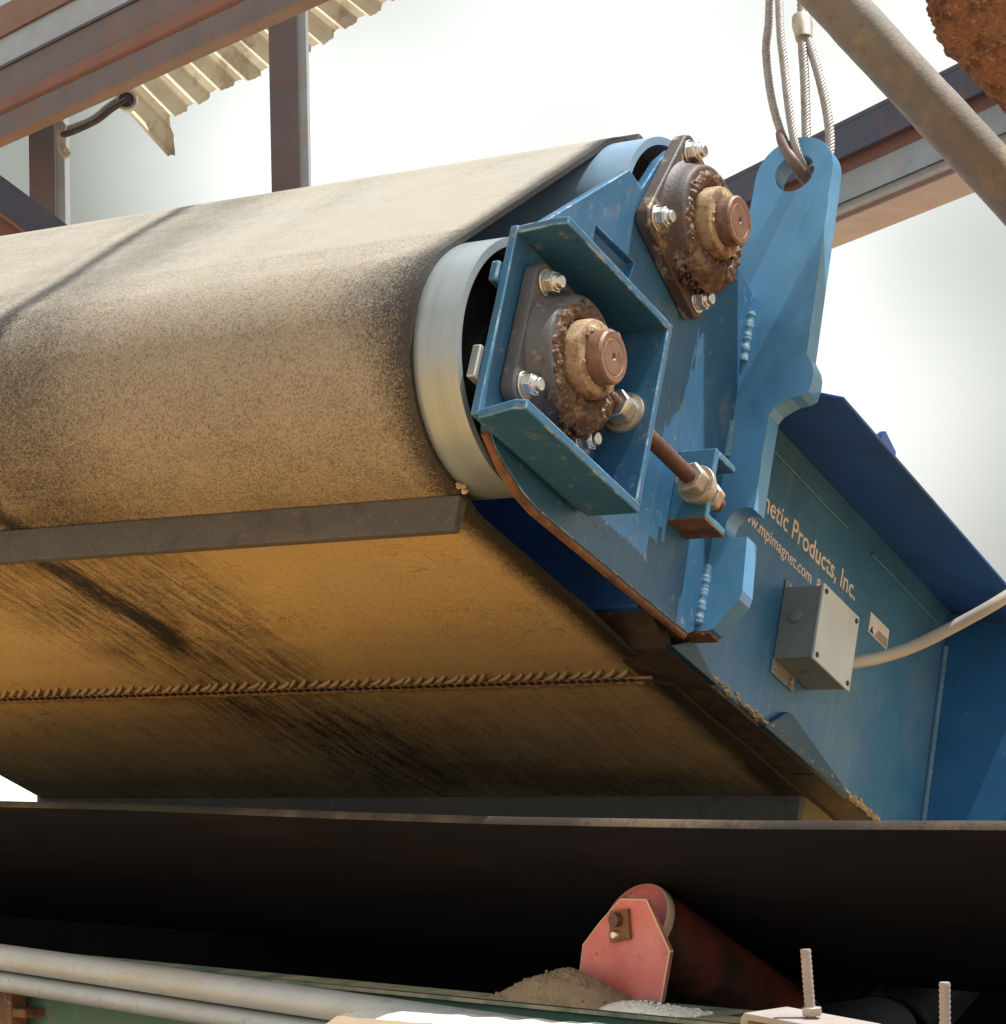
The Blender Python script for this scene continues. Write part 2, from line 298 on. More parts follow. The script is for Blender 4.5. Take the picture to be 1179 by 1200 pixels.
def thing(name, label, cat, m=Matrix.Identity(4), group=None):
    o = bpy.data.objects.new(name, None); COL.objects.link(o); o.matrix_world = m; o.empty_display_size = .1
    o['label'] = label; o['category'] = cat
    if group: o['group'] = group
    return o
def tag(o, label, cat, group=None, kind=None):
    if label: o['label'] = label
    if cat: o['category'] = cat
    if group: o['group'] = group
    if kind: o['kind'] = kind
    return o
def copy_tree(o, parent):
    c = o.copy(); COL.objects.link(c); c.parent = parent
    for ch in list(o.children): copy_tree(ch, c)
    return c
def arc(cx, cy, r, a0, a1, n):
    return [(cx + r * cos(a0 + (a1 - a0) * i / n), cy + r * sin(a0 + (a1 - a0) * i / n)) for i in range(n + 1)]
def bead(mb, p0, p1, r, nrm, n=None):
    """a weld bead: overlapping flattened lumps from p0 to p1"""
    p0, p1 = Vector(p0), Vector(p1); L = (p1 - p0).length; n = n or max(4, int(L / (r * .75)))
    pts = []; rr = []
    for i in range(n * 3 + 1):
        t = i / (n * 3); pts.append(p0.lerp(p1, t)); k = .88 + .03 * math.sin(i * 2 * pi / 3 + .5) + random.uniform(-.05, .05) + .05 * math.sin(i * .7)
        rr.append(r * k * (0.35 if i in (0, n * 3) else 1))
    mb.tube(pts, rr, 8)

# ------------------------------------------------------------------ ground and terrain
g = MB(); N = 64
rings = [0, 3, 8, 20, 60, 200, 800, 3000]
vs = [(0, 0, 0)]; fs = []
for j, r in enumerate(rings[1:]):
    for i in range(N):
        t = 2 * pi * i / N; vs.append((r * cos(t), r * sin(t) + 4, 0))
for i in range(N): fs.append((0, 1 + i, 1 + (i + 1) % N))
for j in range(len(rings) - 2):
    a = 1 + j * N
    for i in range(N): fs.append((a + i, a + N + i, a + N + (i + 1) % N, a + (i + 1) % N))
g.add(vs, fs); o = g.build('ground', M['ground']); o['kind'] = 'structure'
y = MB(); y.box(-400, 400, 14, 900, -.05, .012); o = y.build('far_whiteout_ground', M['whiteout']); o['kind'] = 'structure'  # pale sheet added so the far ground washes out to white

# ================================================================== MAGNETIC SEPARATOR
SEP = thing('magnetic_separator', 'blue suspended magnetic separator with a wide dusty rubber belt, hung above the black conveyor', 'magnetic separator', MM)
AL, AR = -1.87, -.20                      # belt edges across
R1, R2 = .183, .147                       # belt radius on the two near pulleys
P2 = (.277, .380)
# --- belt path in (b, c)
th0 = math.atan2(.651, -.759)
path = []; sl_ = []
def push(b, c): path.append((b, c))
for i in range(110): push(1.60 - 1.60 * i / 110, -R1 - .016 * min(1, (1.60 - 1.60 * i / 110) / .05) - .005 * min(1, (1.60 - 1.60 * i / 110) / .6))
n1 = 46
for i in range(n1): t = 1.5 * pi + (th0 - 1.5 * pi) * i / n1; push(R1 * cos(t), R1 * sin(t))
dv = Vector((P2[0], P2[1])); 
d2 = dv.length; ang = math.atan2(dv.y, dv.x) + pi / 2 - math.asin((R1 - R2) / d2) * -1   # outer tangent normal angle
th1 = ang if ang < pi else ang
# recompute wrap up to the true tangent
path = path[:110]
for i in range(n1): t = 1.5 * pi + (th1 - 1.5 * pi) * i / n1; push(R1 * cos(t), R1 * sin(t))
pa = (R1 * cos(th1), R1 * sin(th1)); pb = (P2[0] + R2 * cos(th1), P2[1] + R2 * sin(th1))
for i in range(40): push(pa[0] + (pb[0] - pa[0]) * i / 40, pa[1] + (pb[1] - pa[1]) * i / 40)
for i in range(16): t = th1 + (radians(55) - th1) * i / 16; push(P2[0] + R2 * cos(t), P2[1] + R2 * sin(t))
pe = (P2[0] + R2 * cos(radians(55)), P2[1] + R2 * sin(radians(55)))
for i in range(12): push(pe[0] + (.70 - pe[0]) * i / 12, pe[1] + (.20 - pe[1]) * i / 12)
for i in range(12): push(.70 + .9 * i / 12, .20 - .02 * i / 12)
for i in range(14): t = pi / 2 - pi * i / 14; push(1.60 + .19 * cos(t), -.0125 + .1925 * sin(t))
NP = len(path)
pn = np.array(path); tang = np.roll(pn, -1, 0) - np.roll(pn, 1, 0); tang /= np.linalg.norm(tang, axis=1)[:, None]
nrm = np.stack([-tang[:, 1], tang[:, 0]], 1)
# outward must point away from centre of the run
if (nrm[10] @ np.array([0, -1])) < 0: nrm = -nrm
def right_edge(b, c):
    if c < -.15 and b > .3:
        if .515 < b < .585: return AR - .040
        if .585 <= b < .625: return AR - .040 * (1 - (b - .585) / .04)
        return AR + .002 * math.sin(b * 23)
    return AR
def belt_dust_shade(a, b, c, j):
    e = AR - a
    under = c < -.15 and b > .01
    g = .8
    if under:
        d = min(1, max(0, (e - .012) / .05)) * .95
        k = b
        # dark tracks along the travel direction
        d -= (.50 if k < .38 else .50 * math.exp(-((k - .38) / .08) ** 2)) * math.exp(-((a + .99 + .012 * math.sin(k * 14) + .05 * mnoise.noise(Vector((k * 9, 2, 1)))) / .030) ** 2)
        zone = 1 / (1 + math.exp(-(-(a + .76 + .12 * (k - .3)) / .03))) * 1 / (1 + math.exp(-((a + 1.30 - .28 * k) / .03)))
        d -= .40 * zone * (1 if k < .6 else .5)
        if k > .60:
            d -= .08 + .10 * min(1, (k - .6) / .4)  # dust also thinned towards the far end, painting the falloff of light
            cen = -1.10 + (k - .6) * 1.15
            d -= .26 * math.exp(-((a - cen + .10 * mnoise.noise(Vector((k * 6, a * 4, 5)))) / .21) ** 2)
            d -= .15 * min(1, max(0, (k - .90) / .12))
        g = .55
        return max(0, d), g, min(1, zone * (1 if k < .6 else .6) + (.45 if k > .6 else .12))
    th = math.atan2(c, b)
    on1 = b * b + c * c < (R1 + .01) ** 2
    w = .05 + .10 * math.exp(-((th % (2 * pi) - 3.05) / .45) ** 2) if on1 else .035
    d = min(1, max(0, (e - .008) / w)) ** .7 * ((.89 - .17 * min(1, max(0, (th % (2 * pi) - 2.5) / 2.0))) if on1 else .93)  # on the wrap, thinner dust lower down paints its shading
    tr = -.985 + .025 * math.sin(j * .09)
    d -= .55 * math.exp(-((a - tr) / .022) ** 2)
    if a < -.70: d -= .36 * math.exp(-((a + .90) / .13) ** 2)
    if a < tr - .05: d -= .12
    d -= .22 * math.exp(-((a + .62) / .05) ** 2) * (.5 if not on1 else 0)
    g = 1.0 if on1 else .25
    return max(0, d), g, (.25 if on1 else .1)
NA = 150
mb = MB(); dust = []; grit = []; light_tint = []; stain = []
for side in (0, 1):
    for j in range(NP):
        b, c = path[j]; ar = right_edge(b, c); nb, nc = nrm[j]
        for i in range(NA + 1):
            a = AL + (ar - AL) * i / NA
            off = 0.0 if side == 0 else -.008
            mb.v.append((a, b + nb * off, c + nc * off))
            d, g_, st_ = belt_dust_shade(a, b, c, j) if side == 0 else (.1, .2, 0)
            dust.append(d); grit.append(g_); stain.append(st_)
            if c < -.15 and b > .01: light_tint.append(1.0)  # underside tinted warm to imitate ground bounce, upper runs paler for skylight
            elif b * b + c * c < (R1 + .01) ** 2: light_tint.append(.22 + .42 * min(1, max(0, (math.atan2(c, b) % (2 * pi) - 2.3) / 2.3)))
            else: light_tint.append(.22 * max(0, 1 - (c - .1) / .3))
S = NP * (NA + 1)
for j in range(NP):
    k = (j + 1) % NP
    for i in range(NA):
        q = (j * (NA + 1) + i, j * (NA + 1) + i + 1, k * (NA + 1) + i + 1, k * (NA + 1) + i)
        mb.f.append(q); mb.f.append(tuple(S + t for t in reversed(q)))
    for i in (0, NA): mb.f.append((j * (NA + 1) + i, k * (NA + 1) + i, S + k * (NA + 1) + i, S + j * (NA + 1) + i))
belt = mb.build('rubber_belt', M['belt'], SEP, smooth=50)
for nm, dat in (('dust', dust), ('grit', grit), ('light_tint', light_tint), ('stain', stain)):
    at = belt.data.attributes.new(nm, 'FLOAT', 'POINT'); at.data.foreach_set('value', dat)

# --- cleats across the belt
def cleat(b0, h, c0=-.184, th=.016):
    m = MB(); m.prism([(b0 - th / 2 - .004, c0), (b0 + th / 2 + .004, c0), (b0 + th / 2, c0 - h), (b0 - th / 2, c0 - h)], AL, AR - .002, 0)
    return m.build('cleat', M['cleat'], belt, bevel=.002)
cleat(.013, .050, -.186, .014); cleat(1.095, .042, -.206)
m = MB(); _t = radians(96)
_u, _w = Vector((cos(_t), sin(_t))), Vector((-sin(_t), cos(_t)))
_c = Vector(P2)
m.prism([tuple(_c + _u * (R2 - .001) + _w * .010), tuple(_c + _u * (R2 - .001) - _w * .010), tuple(_c + _u * (R2 + .021) - _w * .007), tuple(_c + _u * (R2 + .021) + _w * .007)], AL, AR - .002, 0)
m.build('cleat', M['cleat'], belt, bevel=.002)
# flap of torn rubber at the cleat corner
m = MB()
for q in range(7): m.blob((AR + .004, -.012 + .004 * q * random.uniform(.5, 1.4), -.176 + random.uniform(-.006, .010)), random.uniform(.003, .0055), 6, 4, .4)
m.build('dirt_crust', M['dust'], belt)
# --- lacing: two rows of wire hooks closed on one pin
hook = None; nh = 80
a = AR - .050; k = 0
hm = MB()
hm.tube([(-.016, .0015, .0015), (-.011, .0045, -.0022), (.002, .012, -.0032), (.012, .018, -.0020), (.017, .021, .002)], [.0022, .0036, .0040, .0034, .0022], 7)
hmesh = hm.mesh('lacing_hook', M['lacing'], 60); hmesh2 = hm.mesh('lacing_hook', M['lacing_pale'], 60)
for side in (1, -1):
    for i in range(nh):
        o = bpy.data.objects.new('lacing_hook', hmesh if side > 0 else hmesh2); COL.objects.link(o); o.parent = belt
        o.location = (AR - .052 - i * .0205 - (.008 if side < 0 else 0), .578 if side < 0 else .580, -.2052)
        o.scale = (random.uniform(.85, 1.12), side * random.uniform(.95, 1.2), random.uniform(.8, 1.1)); o.rotation_euler.z = random.uniform(-.14, .14)
m = MB(); m.tube([(AL, .579, -.2075), (-1, .579, -.2075), (AR - .012, .579, -.2075)], .0026, 8); m.build('lacing_pin', M['lacing'], belt)
m = MB()
for i in range(110):
    x = AR - .05 - i * .0148; m.box(x, x + .007, .5755, .5825, -.2125, -.2095)
o = m.build('lacing_gap', M['rubber_dark'], belt); o['kind'] = 'stuff'

# --- pulleys
def pulley(b, c, r, ms, sh):
    m = MB(); m.lathe([(-1.90, r), (-.133, r), (-.133, r - .012), (-.20, r - .012), (-.20, .06), (-1.85, .06), (-1.85, r - .012), (-1.90, r - .012), (-1.90, r)], 0, 96, (0, b, c), closed=False)
    p = m.build('pulley', ms, SEP, smooth=35)
    m = MB(); m.lathe([(-.235, r - .0125), (-.19, r - .0125), (-.19, .07), (-.165, .07), (-.165, .039)], 0, 64, (0, b, c), closed=False)
    m.build('pulley_end_disc', M['dark_steel'], p, smooth=35)
    m = MB(); m.lathe([(-2.0, .0375), (sh - .0275, .0375), (sh - .0275, .0365), (sh - .003, .0365), (sh, .0335), (sh - .0002, .026), (sh - .0009, .0252), (sh - .0002, .0244), (sh, .012), (sh - .0004, .005), (sh - .005, .0008)], 0, 48, (0, b, c))
    m.build('shaft', M['shaft'], p, smooth=30)
    return p
pulley(0, 0, .1745, M['shell'], 0.0)
pulley(P2[0], P2[1], R2 - .009, M['drum_blue'], -.014)

# --- side plate
main = [(.118, .383), (.158, .376), (.190, .445), (.215, .478), (.255, .492), (.33, .478), (.42, .44), (.468, .418), (.516, .404), (.518, .29), (.527, .15), (.516, -.164), (.497, -.176),
        (.40, -.178), (.06, -.186), (.02, -.181), (-.03, -.167), (-.06, -.155), (-.081, -.140), (-.10, -.10), (-.105, .10), (-.09, .155)]
slot = [(.063, .257), (.064, .214), (.166, .217), (.176, .261)]
m = MB(); m.prism([main, slot], -.129, -.114, 0)
sp = m.build('side_plate', [M['blue'], M['blue_edge']], SEP, bevel=.0018)
# lower rusty edge of the plate
m = MB(); m.tube([(-.1215, -.08, -.143), (-.1215, -.03, -.1695), (-.1215, .02, -.184), (-.1215, .06, -.1885), (-.1215, .25, -.1845), (-.1215, .497, -.1785)], .0062, 8); m.build('rusty_edge', M['rust_plate'], sp, smooth=60)
# keeper blocks behind the carriage
m = MB(); m.box(-.126, -.113, -.139, -.100, .052, .082); m.build('keeper', [M['blue'], M['blue_edge']], sp, bevel=.003)
m = MB(); m.box(-.126, -.113, -.140, -.112, -.092, -.045); m.build('keeper', [M['grey_box'], M['cover']], sp, bevel=.002)
for c0, c1, b0, b1 in ((.375, .285, .521, .521), (.185, .120, .528, .529), (-.055, -.155, .523, .518)):
    m = MB(); bead(m, (-.1134, .5187, c0), (-.1134, .5187, c1), .0092, None); m.build('weld_bead', M['weld'], sp, smooth=60)

# --- lifting lug plate
hole = [(-.079 + .034 * cos(2 * pi * i / 28), .623 + .034 * sin(2 * pi * i / 28)) for i in range(28)]
lug = arc(-.080, .623, .067, radians(180), radians(0), 18) + [(-.0105, .53), (-.0085, .414), (-.006, .29), (.006, .270), (.010, .258), (.0105, .240), (.007, .223), (-.004, .2175), (-.020, .215), (-.033, .209), (-.046, .201), (-.053, .190), (-.053, .123), (-.0515, .03)]
lug += arc(-.067, .008, .028, radians(52), radians(232), 14) + [(-.056, -.0125), (-.053, -.054), (-.049, -.100), (-.052, -.114), (-.088, -.1595), (-.096, -.1625), (-.190, -.1625), (-.190, .30), (-.150, .42)]
m = MB(); m.prism([lug, hole], .519, .553, 1)
lg = m.build('lifting_lug', [M['lug_blue'], M['blue_edge']], SEP, bevel=.0018)
m = MB(); m.box(-.188, -.093, .5195, .5525, -.1665, -.1627)
for q in range(40): m.blob((random.uniform(-.185, -.095), .519 + abs(random.gauss(0, .004)), -.164 + random.uniform(-.003, .002)), random.uniform(.0015, .0035), 6, 4, .4)
m.build('rusty_foot', M['rust_plate'], lg)

# --- magnet box: panel, body, sloped top band, stiffener, weld seams
m = MB(); m.box(-.159, -.147, .5535, 1.70, -.196, .292); pn_ = m.build('side_panel', M['teal'], SEP, bevel=.001)
m = MB(); m.box(-1.80, -.160, .42, 1.55, -.165, .185); m.build('magnet_body', M['navy'], SEP, bevel=.004)
m = MB(); m.prism([(-.150, .280), (.043, .229), (.046, .2295), (.046, .233), (-.150, .290)], .56, 1.75, 1)
# prism axis=1 takes (x, z) pairs
bnd = m.build('top_band', M['navy'], SEP, bevel=.002)
m = MB(); m.prism([(-.146, -.19), (.040, -.19), (.040, .226), (-.146, .277)], 1.440, 1.452, 1); m.build('stiffener', M['stiffener'], SEP, bevel=.0012)
m = MB(); bead(m, (-.143, 1.436, .21), (-.143, 1.436, -.19), .0065, None); m.build('weld_bead', M['weld'], pn_, smooth=60)
m = MB(); bead(m, (-.146, .66, .236), (-.146, 1.00, .236), .0042, None); bead(m, (-.146, 1.10, .236), (-.146, 1.40, .236), .005, None); m.build('weld_bead', M['teal'], pn_, smooth=60)
m = MB(); m.prism([(.985, .27), (.985, .40), (1.0, .415), (1.05, .40), (1.05, .27)], -.112, -.100, 0); m.build('top_tab', M['navy'], SEP, bevel=.002)
for tri in ([(.49, -.197), (.545, -.166), (.560, -.166), (.640, -.197)], [(.805, -.197), (.872, -.146), (.886, -.143), (1.125, -.190), (1.125, -.197)]):
    m = MB(); m.prism(tri, -.1468, -.134, 0); m.build('gusset', M['gusset'], pn_, bevel=.001)
# --- wear strip in three lengths under the panel
for k_, (b0, b1) in enumerate(((.435, .655), (.6575, 1.005), (1.0075, 1.60))):
    m = MB()
    if k_ == 0: m.prism([(b0, -.150), (b0 + .012, -.138), (b0 + .035, -.140), (b0 + .055, -.165), (b0 + .075, -.188), (b1, -.191), (b1, -.1985), (b0 + .06, -.1985), (b0, -.165)], -.30, -.146, 0)
    else: m.box(-.30, -.146 + .001 * k_, b0, b1, -.1985, -.191)
    m.build('wear_strip', M['strip'], SEP, bevel=.0015)
m = MB()
for i in range(700):
    b = random.choice((random.gauss(.92, .05), random.gauss(1.20, .05), random.uniform(.6, 1.45), random.uniform(.6, 1.45)))
    m.blob((-.142 + random.uniform(-.004, .006), b, -.1895 + abs(random.gauss(0, .003))), random.uniform(.001, .0042), 6, 4, .5, (1, 1.8, .7))
o = m.build('caked_dust', M['dust'], SEP); o['kind'] = 'stuff'

# --- lettering on the panel
def text_mesh(s, bold=.0):
    cu = bpy.data.curves.new('txt', 'FONT'); cu.body = s; cu.size = 1; cu.offset = bold; cu.resolution_u = 3
    ob = bpy.data.objects.new('txt', cu); COL.objects.link(ob); bpy.context.view_layer.update()
    me = bpy.data.meshes.new_from_object(ob.evaluated_get(bpy.context.evaluated_depsgraph_get()))
    bpy.data.objects.remove(ob); return me
def width(s, bold): me = text_mesh(s, bold); xs = [v.co.x for v in me.vertices]; return min(xs), max(xs)
def letter(full, vis, b0, b1, c0, sy, bold, name='lettering'):
    fm = text_mesh(full, bold); x0, x1 = width(full, bold); vx = width(vis, bold); wv = vx[1] - vx[0]
    k = (b1 - b0) / wv
    for v in fm.vertices: x, yy = v.co.x, v.co.y; v.co = (-.1464, b1 + (x - x1) * k, c0 + yy * sy)
    fm.materials.append(M['letter']); o = bpy.data.objects.new(name, fm); COL.objects.link(o); o.parent = pn_
    return k
letter('Magnetic Products, Inc.', 'netic Products, Inc.',   .713, 1.066, .133, .047, .012)
letter('www.mpimagnet.com', 'w.mpimagnet.com', .680, .905, .0905, .030, .012)
letter('8', '8', .925, .938, .0905, .030, .012)

# --- nameplate sticker
m = MB(); m.box(-.1468, -.1455, 1.131, 1.209, .105, .141); npl = m.build('nameplate', M['plate_white'], SEP)
m = MB()
for i in range(4): m.box(-.1454, -.1451, 1.155 + .004 * i, 1.206, .1075 + i * .0042, .1095 + i * .0042)
m.prism([(1.134, .107), (1.150, .107), (1.142, .120)], -.1454, -.1451, 0)
m.build('sticker_print', M['plate_black'], npl)

# --- junction box and conduit
m = MB(); m.box(-.146, -.080, .818, .950, -.0775, .0455); jb = m.build('junction_box', M['grey_box'], SEP, bevel=.0015)
m = MB(); m.box(-.0797, -.0745, .815, .953, -.0805, .0485); cv = m.build('box_cover', M['cover'], jb, bevel=.0012)
for b in (.826, .942):
    for c in (-.070, .038):
        m = MB(); m.lathe([(-.0748, .0045), (-.0728, .0042), (-.0722, .002)], 0, 12, (0, b, c)); m.build('cover_screw', M['plate_black'], jb, smooth=40)
m = MB(); m.lathe([(.8182, .0115), (.8145, .0112), (.8135, .009)], 1, 20, (-.118, 0, -.006)); m.build('knockout', M['grey_box'], jb, smooth=40)
m = MB(); m.lathe([(-.0773, .011), (-.0795, .0105)], 2, 20, (-.115, .885, 0)); m.build('knockout', M['grey_box'], jb, smooth=40)
for b, c0, c1 in ((.826, -.102, -.0775), (.885, -.102, -.0775), (.830, .0455, .060)):
    m = MB(); m.box(-.1462, -.1435, b - .011, b + .011 if b != .826 else b + .06, c0, c1); e = m.build('mounting_tab', M['grey_box'], jb, bevel=.001)
    m = MB(); m.lathe([(-.1436, .004), (-.1415, .0035)], 0, 10, (0, b, (c0 + c1) / 2)); m.build('tab_screw', M['zinc_dusty'], jb, smooth=40)
cp = [(-.110, .940, -.040), (-.108, .972, -.026), (-.100, 1.01, -.004), (-.085, 1.061, .025), (-.05, 1.109, .064), (.01, 1.133, .110), (.08, 1.162, .172), (.15, 1.229, .276), (.2, 1.381, .459), (.22, 1.5, .65)]
def spline(P, n):
    out = []; P = [Vector(p) for p in P]
    for i in range(len(P) - 1):
        p0, p1, p2, p3 = P[max(i - 1, 0)], P[i], P[i + 1], P[min(i + 2, len(P) - 1)]
        for j in range(n):
            t = j / n; out.append(.5 * ((2 * p1) + (p2 - p0) * t + (2 * p0 - 5 * p1 + 4 * p2 - p3) * t * t + (3 * p1 - p0 - 3 * p2 + p3) * t ** 3))
    return out + [P[-1]]
cpts = spline(cp, 14)
m = MB(); m.tube(cpts, .0105, 14); m.build('conduit', M['conduit'], SEP, smooth=60)
m = MB(); m.lathe([(.9505, .015), (.962, .015), (.962, .0125), (.972, .0125)], 1, 16, (-.107, 0, -.026)); m.build('conduit_fitting', M['cover'], jb, smooth=40)

# --- flange bearings
def bearing(rot, loc, cast, rusty):
    rt = bpy.data.objects.new('flange_bearing', None)
    s = .103; rc = .022; ol = []
    for cx, cy, a0 in ((s - rc, s - rc, 0), (-s + rc, s - rc, 90), (-s + rc, -s + rc, 180), (s - rc, -s + rc, 270)):
        ol += arc(cx, cy, rc, radians(a0), radians(a0 + 90), 6)
    m = MB(); m.prism(ol, -.0985, -.077, 0)
    m.lathe([(-.0775, .0985), (-.074, .0945), (-.060, .0900), (-.050, .0875), (-.0465, .0845), (-.0465, .071), (-.058, .066), (-.060, .05)], 0, 56, closed=False)
    ob = m.build('flange_bearing', cast, SEP, smooth=35, bevel=.0025)
    ob.location = loc; ob.rotation_euler.x = rot
    for b in (-.077, .077):
        for c in (-.077, .077):
            m = MB(); m.lathe([(-.0769, .0195), (-.0745, .0195), (-.0745, .012)], 0, 24, (0, b, c))
            hx = [(b + .0158 * cos(radians(60 * i + 20)), c + .0158 * sin(radians(60 * i + 20))) for i in range(6)]
            m.prism(hx, -.0744, -.061, 0)
            m.lathe([(-.0611, .0128), (-.0575, .011), (-.0575, .0092), (-.052, .0092), (-.0505, .0075)], 0, 18, (0, b, c))
            m.build('nut', M['zinc'], ob, smooth=30, bevel=.0012)
    m = MB(); m.lathe([(-.058, .045), (-.0565, .0515), (-.050, .0535), (-.030, .0535), (-.0245, .0515), (-.0225, .045), (-.0225, .0372)], 0, 48, closed=False)
    for i in range(26): t = random.uniform(0, 2 * pi); m.blob((-.024, .041 * cos(t), .041 * sin(t)), random.uniform(.002, .0045), 6, 4, .4)
    m.build('locking_collar', M['collar'], ob, smooth=45)
    m = MB()
    NT, NPF = 220, 16; base = len(m.v)
    for i in range(NT):
        t = 2 * pi * i / NT; low = max(0, cos(t + rot - radians(-62))) ** 2 * (1.0 if rusty > 100 else .8)
        for k in range(NPF):
            q = k / (NPF - 1); r = .050 + (.036 + .016 * low) * q
            h = -.0565 + (.014 + .010 * low) * math.sin(pi * min(1, q * 1.04)) ** .6 + .004 * low
            p = Vector((r * cos(t), r * sin(t), .3 * rusty))
            nz = mnoise.noise(p * 70) * .0045 + mnoise.noise(p * 170) * .0034 + mnoise.noise(p * 420) * .0022
            w_ = math.sin(pi * q) ** .5
            rr = r + mnoise.noise(p * 60 + Vector((9, 3, 1))) * .007 * q
            m.v.append((h + nz * w_ * (1 + .8 * low), rr * cos(t), rr * sin(t)))
    for i in range(NT):
        for k in range(NPF - 1):
            a_ = base + i * NPF + k; b_ = base + ((i + 1) % NT) * NPF + k; m.f.append((a_, a_ + 1, b_ + 1, b_))
    for i in range(60):
        t = random.uniform(0, 2 * pi); r = random.gauss(.068, .006)
        m.blob((-.046 + random.uniform(-.003, .003), r * cos(t), r * sin(t)), random.uniform(.0012, .0028), 6, 4, .5)
    for i in range(rusty * 4):
        t = radians(random.gauss(-58, 24)) - rot; r = random.uniform(.060, .100)
        m.blob((-.040 + random.uniform(-.018, .008) - (r - .06) * .5, r * cos(t), r * sin(t)), random.uniform(.0014, .0046), 6, 4, .55, (1, 1, random.uniform(1, 1.8)))
    m.build('grease_crust', M['grease'], ob, smooth=80)
    return ob
bearing(0, (0, 0, 0), M['cast'], 60)
bearing(radians(-20), (-.0145, P2[0], P2[1]), M['cast_rusty'], 130)

# --- take-up carriage: open channel that carries the lower bearing
m = MB(); m.box(-.112, -.0995, -.133, .157, -.145, .137); cg = m.build('take_up_carriage', [M['blue'], M['blue_edge']], SEP, bevel=.002)
m = MB(); m.prism([(-.0994, -.133), (-.035, -.140), (-.018, -.138), (-.018, .1445), (-.0994, .1445)], .1245, .136, 2); m.build('top_flange', [M['blue'], M['blue_edge']], cg, bevel=.0022)
m = MB(); m.prism([(-.0994, -.133), (-.035, -.150), (-.018, -.146), (-.018, .157), (-.0994, .157)], -.152, -.138, 2); m.build('bottom_flange', [M['blue'], M['blue_edge']], cg, bevel=.0022)
m = MB(); m.box(-.0993, -.018, .1450, .1565, -.1375, .136); ep = m.build('end_plate', [M['blue'], M['blue_edge']], cg, bevel=.0022)
m = MB(); m.lathe([(.1448, .030), (.139, .030), (.139, .02)], 1, 28, (-.062, 0, -.003)); m.build('washer', M['zinc_dusty'], cg, smooth=30)
hexa = lambda cx, cz, r: [(cx + r * cos(radians(60 * i + 10)), cz + r * sin(radians(60 * i + 10))) for i in range(6)]
m = MB(); m.prism(hexa(-.062, -.003, .0235), .112, .1388, 1); m.build('take_up_nut', M['zinc'], cg, smooth=30, bevel=.0025)
# --- rod and its bracket
m = MB(); pts = [(-.063, .10 + .335 * i / 60, -.002) for i in range(61)]; m.tube(pts, [.0118 + (.0008 if i % 2 else -.0006) for i in range(61)], 16); rod = m.build('threaded_rod', M['rod'], SEP, smooth=60)
m = MB(); m.prism(hexa(-.064, -.002, .0245), .338, .362, 1); m.build('rod_nut', M['zinc_dusty'], rod, smooth=30, bevel=.003)
m = MB(); m.lathe([(.3622, .029), (.372, .029), (.372, .024), (.3848, .024)], 1, 28, (-.064, 0, -.002)); m.build('washer', M['zinc_dusty'], rod, smooth=30, bevel=.001)
m = MB(); m.prism(hexa(-.064, -.002, .0235), .3975, .415, 1); m.build('rod_nut', M['zinc_dusty'], rod, smooth=30, bevel=.003)
m = MB(); m.box(-.1137, -.053, .385, .397, -.045, .066); br = m.build('rod_bracket', [M['bracket'], M['blue_edge']], SEP, bevel=.0018)
m = MB(); m.box(-.1137, -.053, .3972, .449, .056, .066); m.build('bracket_flange', [M['bracket'], M['blue_edge']], br, bevel=.0018)
m = MB(); m.box(-.1137, -.053, .3972, .449, -.045, -.035); m.build('bracket_flange', [M['bracket'], M['blue_edge']], br, bevel=.0018)
m = MB(); m.box(-.1136, -.0535, .3845, .4485, -.0472, -.0452); m.build('rust_patch', M['rust_plate'], br)

# ================================================================== WIRE ROPE SLINGS
def rope(parent, P, r, mt, name='strand'):
    pts = spline(P, 26); m = MB(); L = 0; acc = [0]
    for i in range(1, len(pts)): acc.append(acc[-1] + (pts[i] - pts[i - 1]).length)
    for s_ in range(6):
        q = []
        t0 = (pts[1] - pts[0]).normalized(); up = Vector((1, 0, 0)); nr = (up - t0 * up.dot(t0)).normalized()
        for i, p in enumerate(pts):
            t = (pts[min(i + 1, len(pts) - 1)] - pts[max(i - 1, 0)]).normalized(); nr = (nr - t * nr.dot(t)).normalized(); bi = t.cross(nr)
            a = 2 * pi * s_ / 6 + acc[i] / .042 * 2 * pi; q.append(p + (nr * cos(a) + bi * sin(a)) * r * .62)
        m.tube(q, r * .42, 6)
    return m.build(name, mt, parent, smooth=70)
Mw = lambda p: MM @ Vector(p)
SL1 = thing('wire_rope_sling', 'grey wire rope sling passing through the lug hole, left pair of strands', 'sling', MM, 'wire rope slings on the lug')
rope(SL1, [(-.23, .50, 1.40), (-.189, .50, 1.102), (-.163, .50, .924), (-.157, .50, .856), (-.132, .50, .761), (-.101, .502, .684), (-.077, .507, .640), (-.072, .535, .628), (-.075, .56, .632)], .0068, M['rope'])
rope(SL1, [(-.20, .49, 1.40), (-.165, .49, 1.089), (-.137, .49, .912), (-.112, .49, .808), (-.089, .493, .716), (-.070, .500, .650), (-.066, .535, .632), (-.07, .56, .635)], .0068, M['rope'])
m = MB(); m.tube(spline([(-.104, .497, .688), (-.088, .496, .655), (-.072, .503, .630), (-.068, .535, .622), (-.070, .57, .632)], 10), [.0072, .0075, .008, .0085, .009] + [.0095] * 36, 12); m.build('rope_eye', M['rope_dark'], SL1, smooth=70)
SL2 = thing('wire_rope_sling', 'grey wire rope sling with a crimped ferrule, falling behind the lug', 'sling', MM, 'wire rope slings on the lug')
rope(SL2, [(-.22, .575, 1.40), (-.176, .575, 1.155), (-.141, .575, .942), (-.122, .575, .850), (-.100, .572, .737), (-.088, .566, .682), (-.074, .535, .634)], .0078, M['rope'])
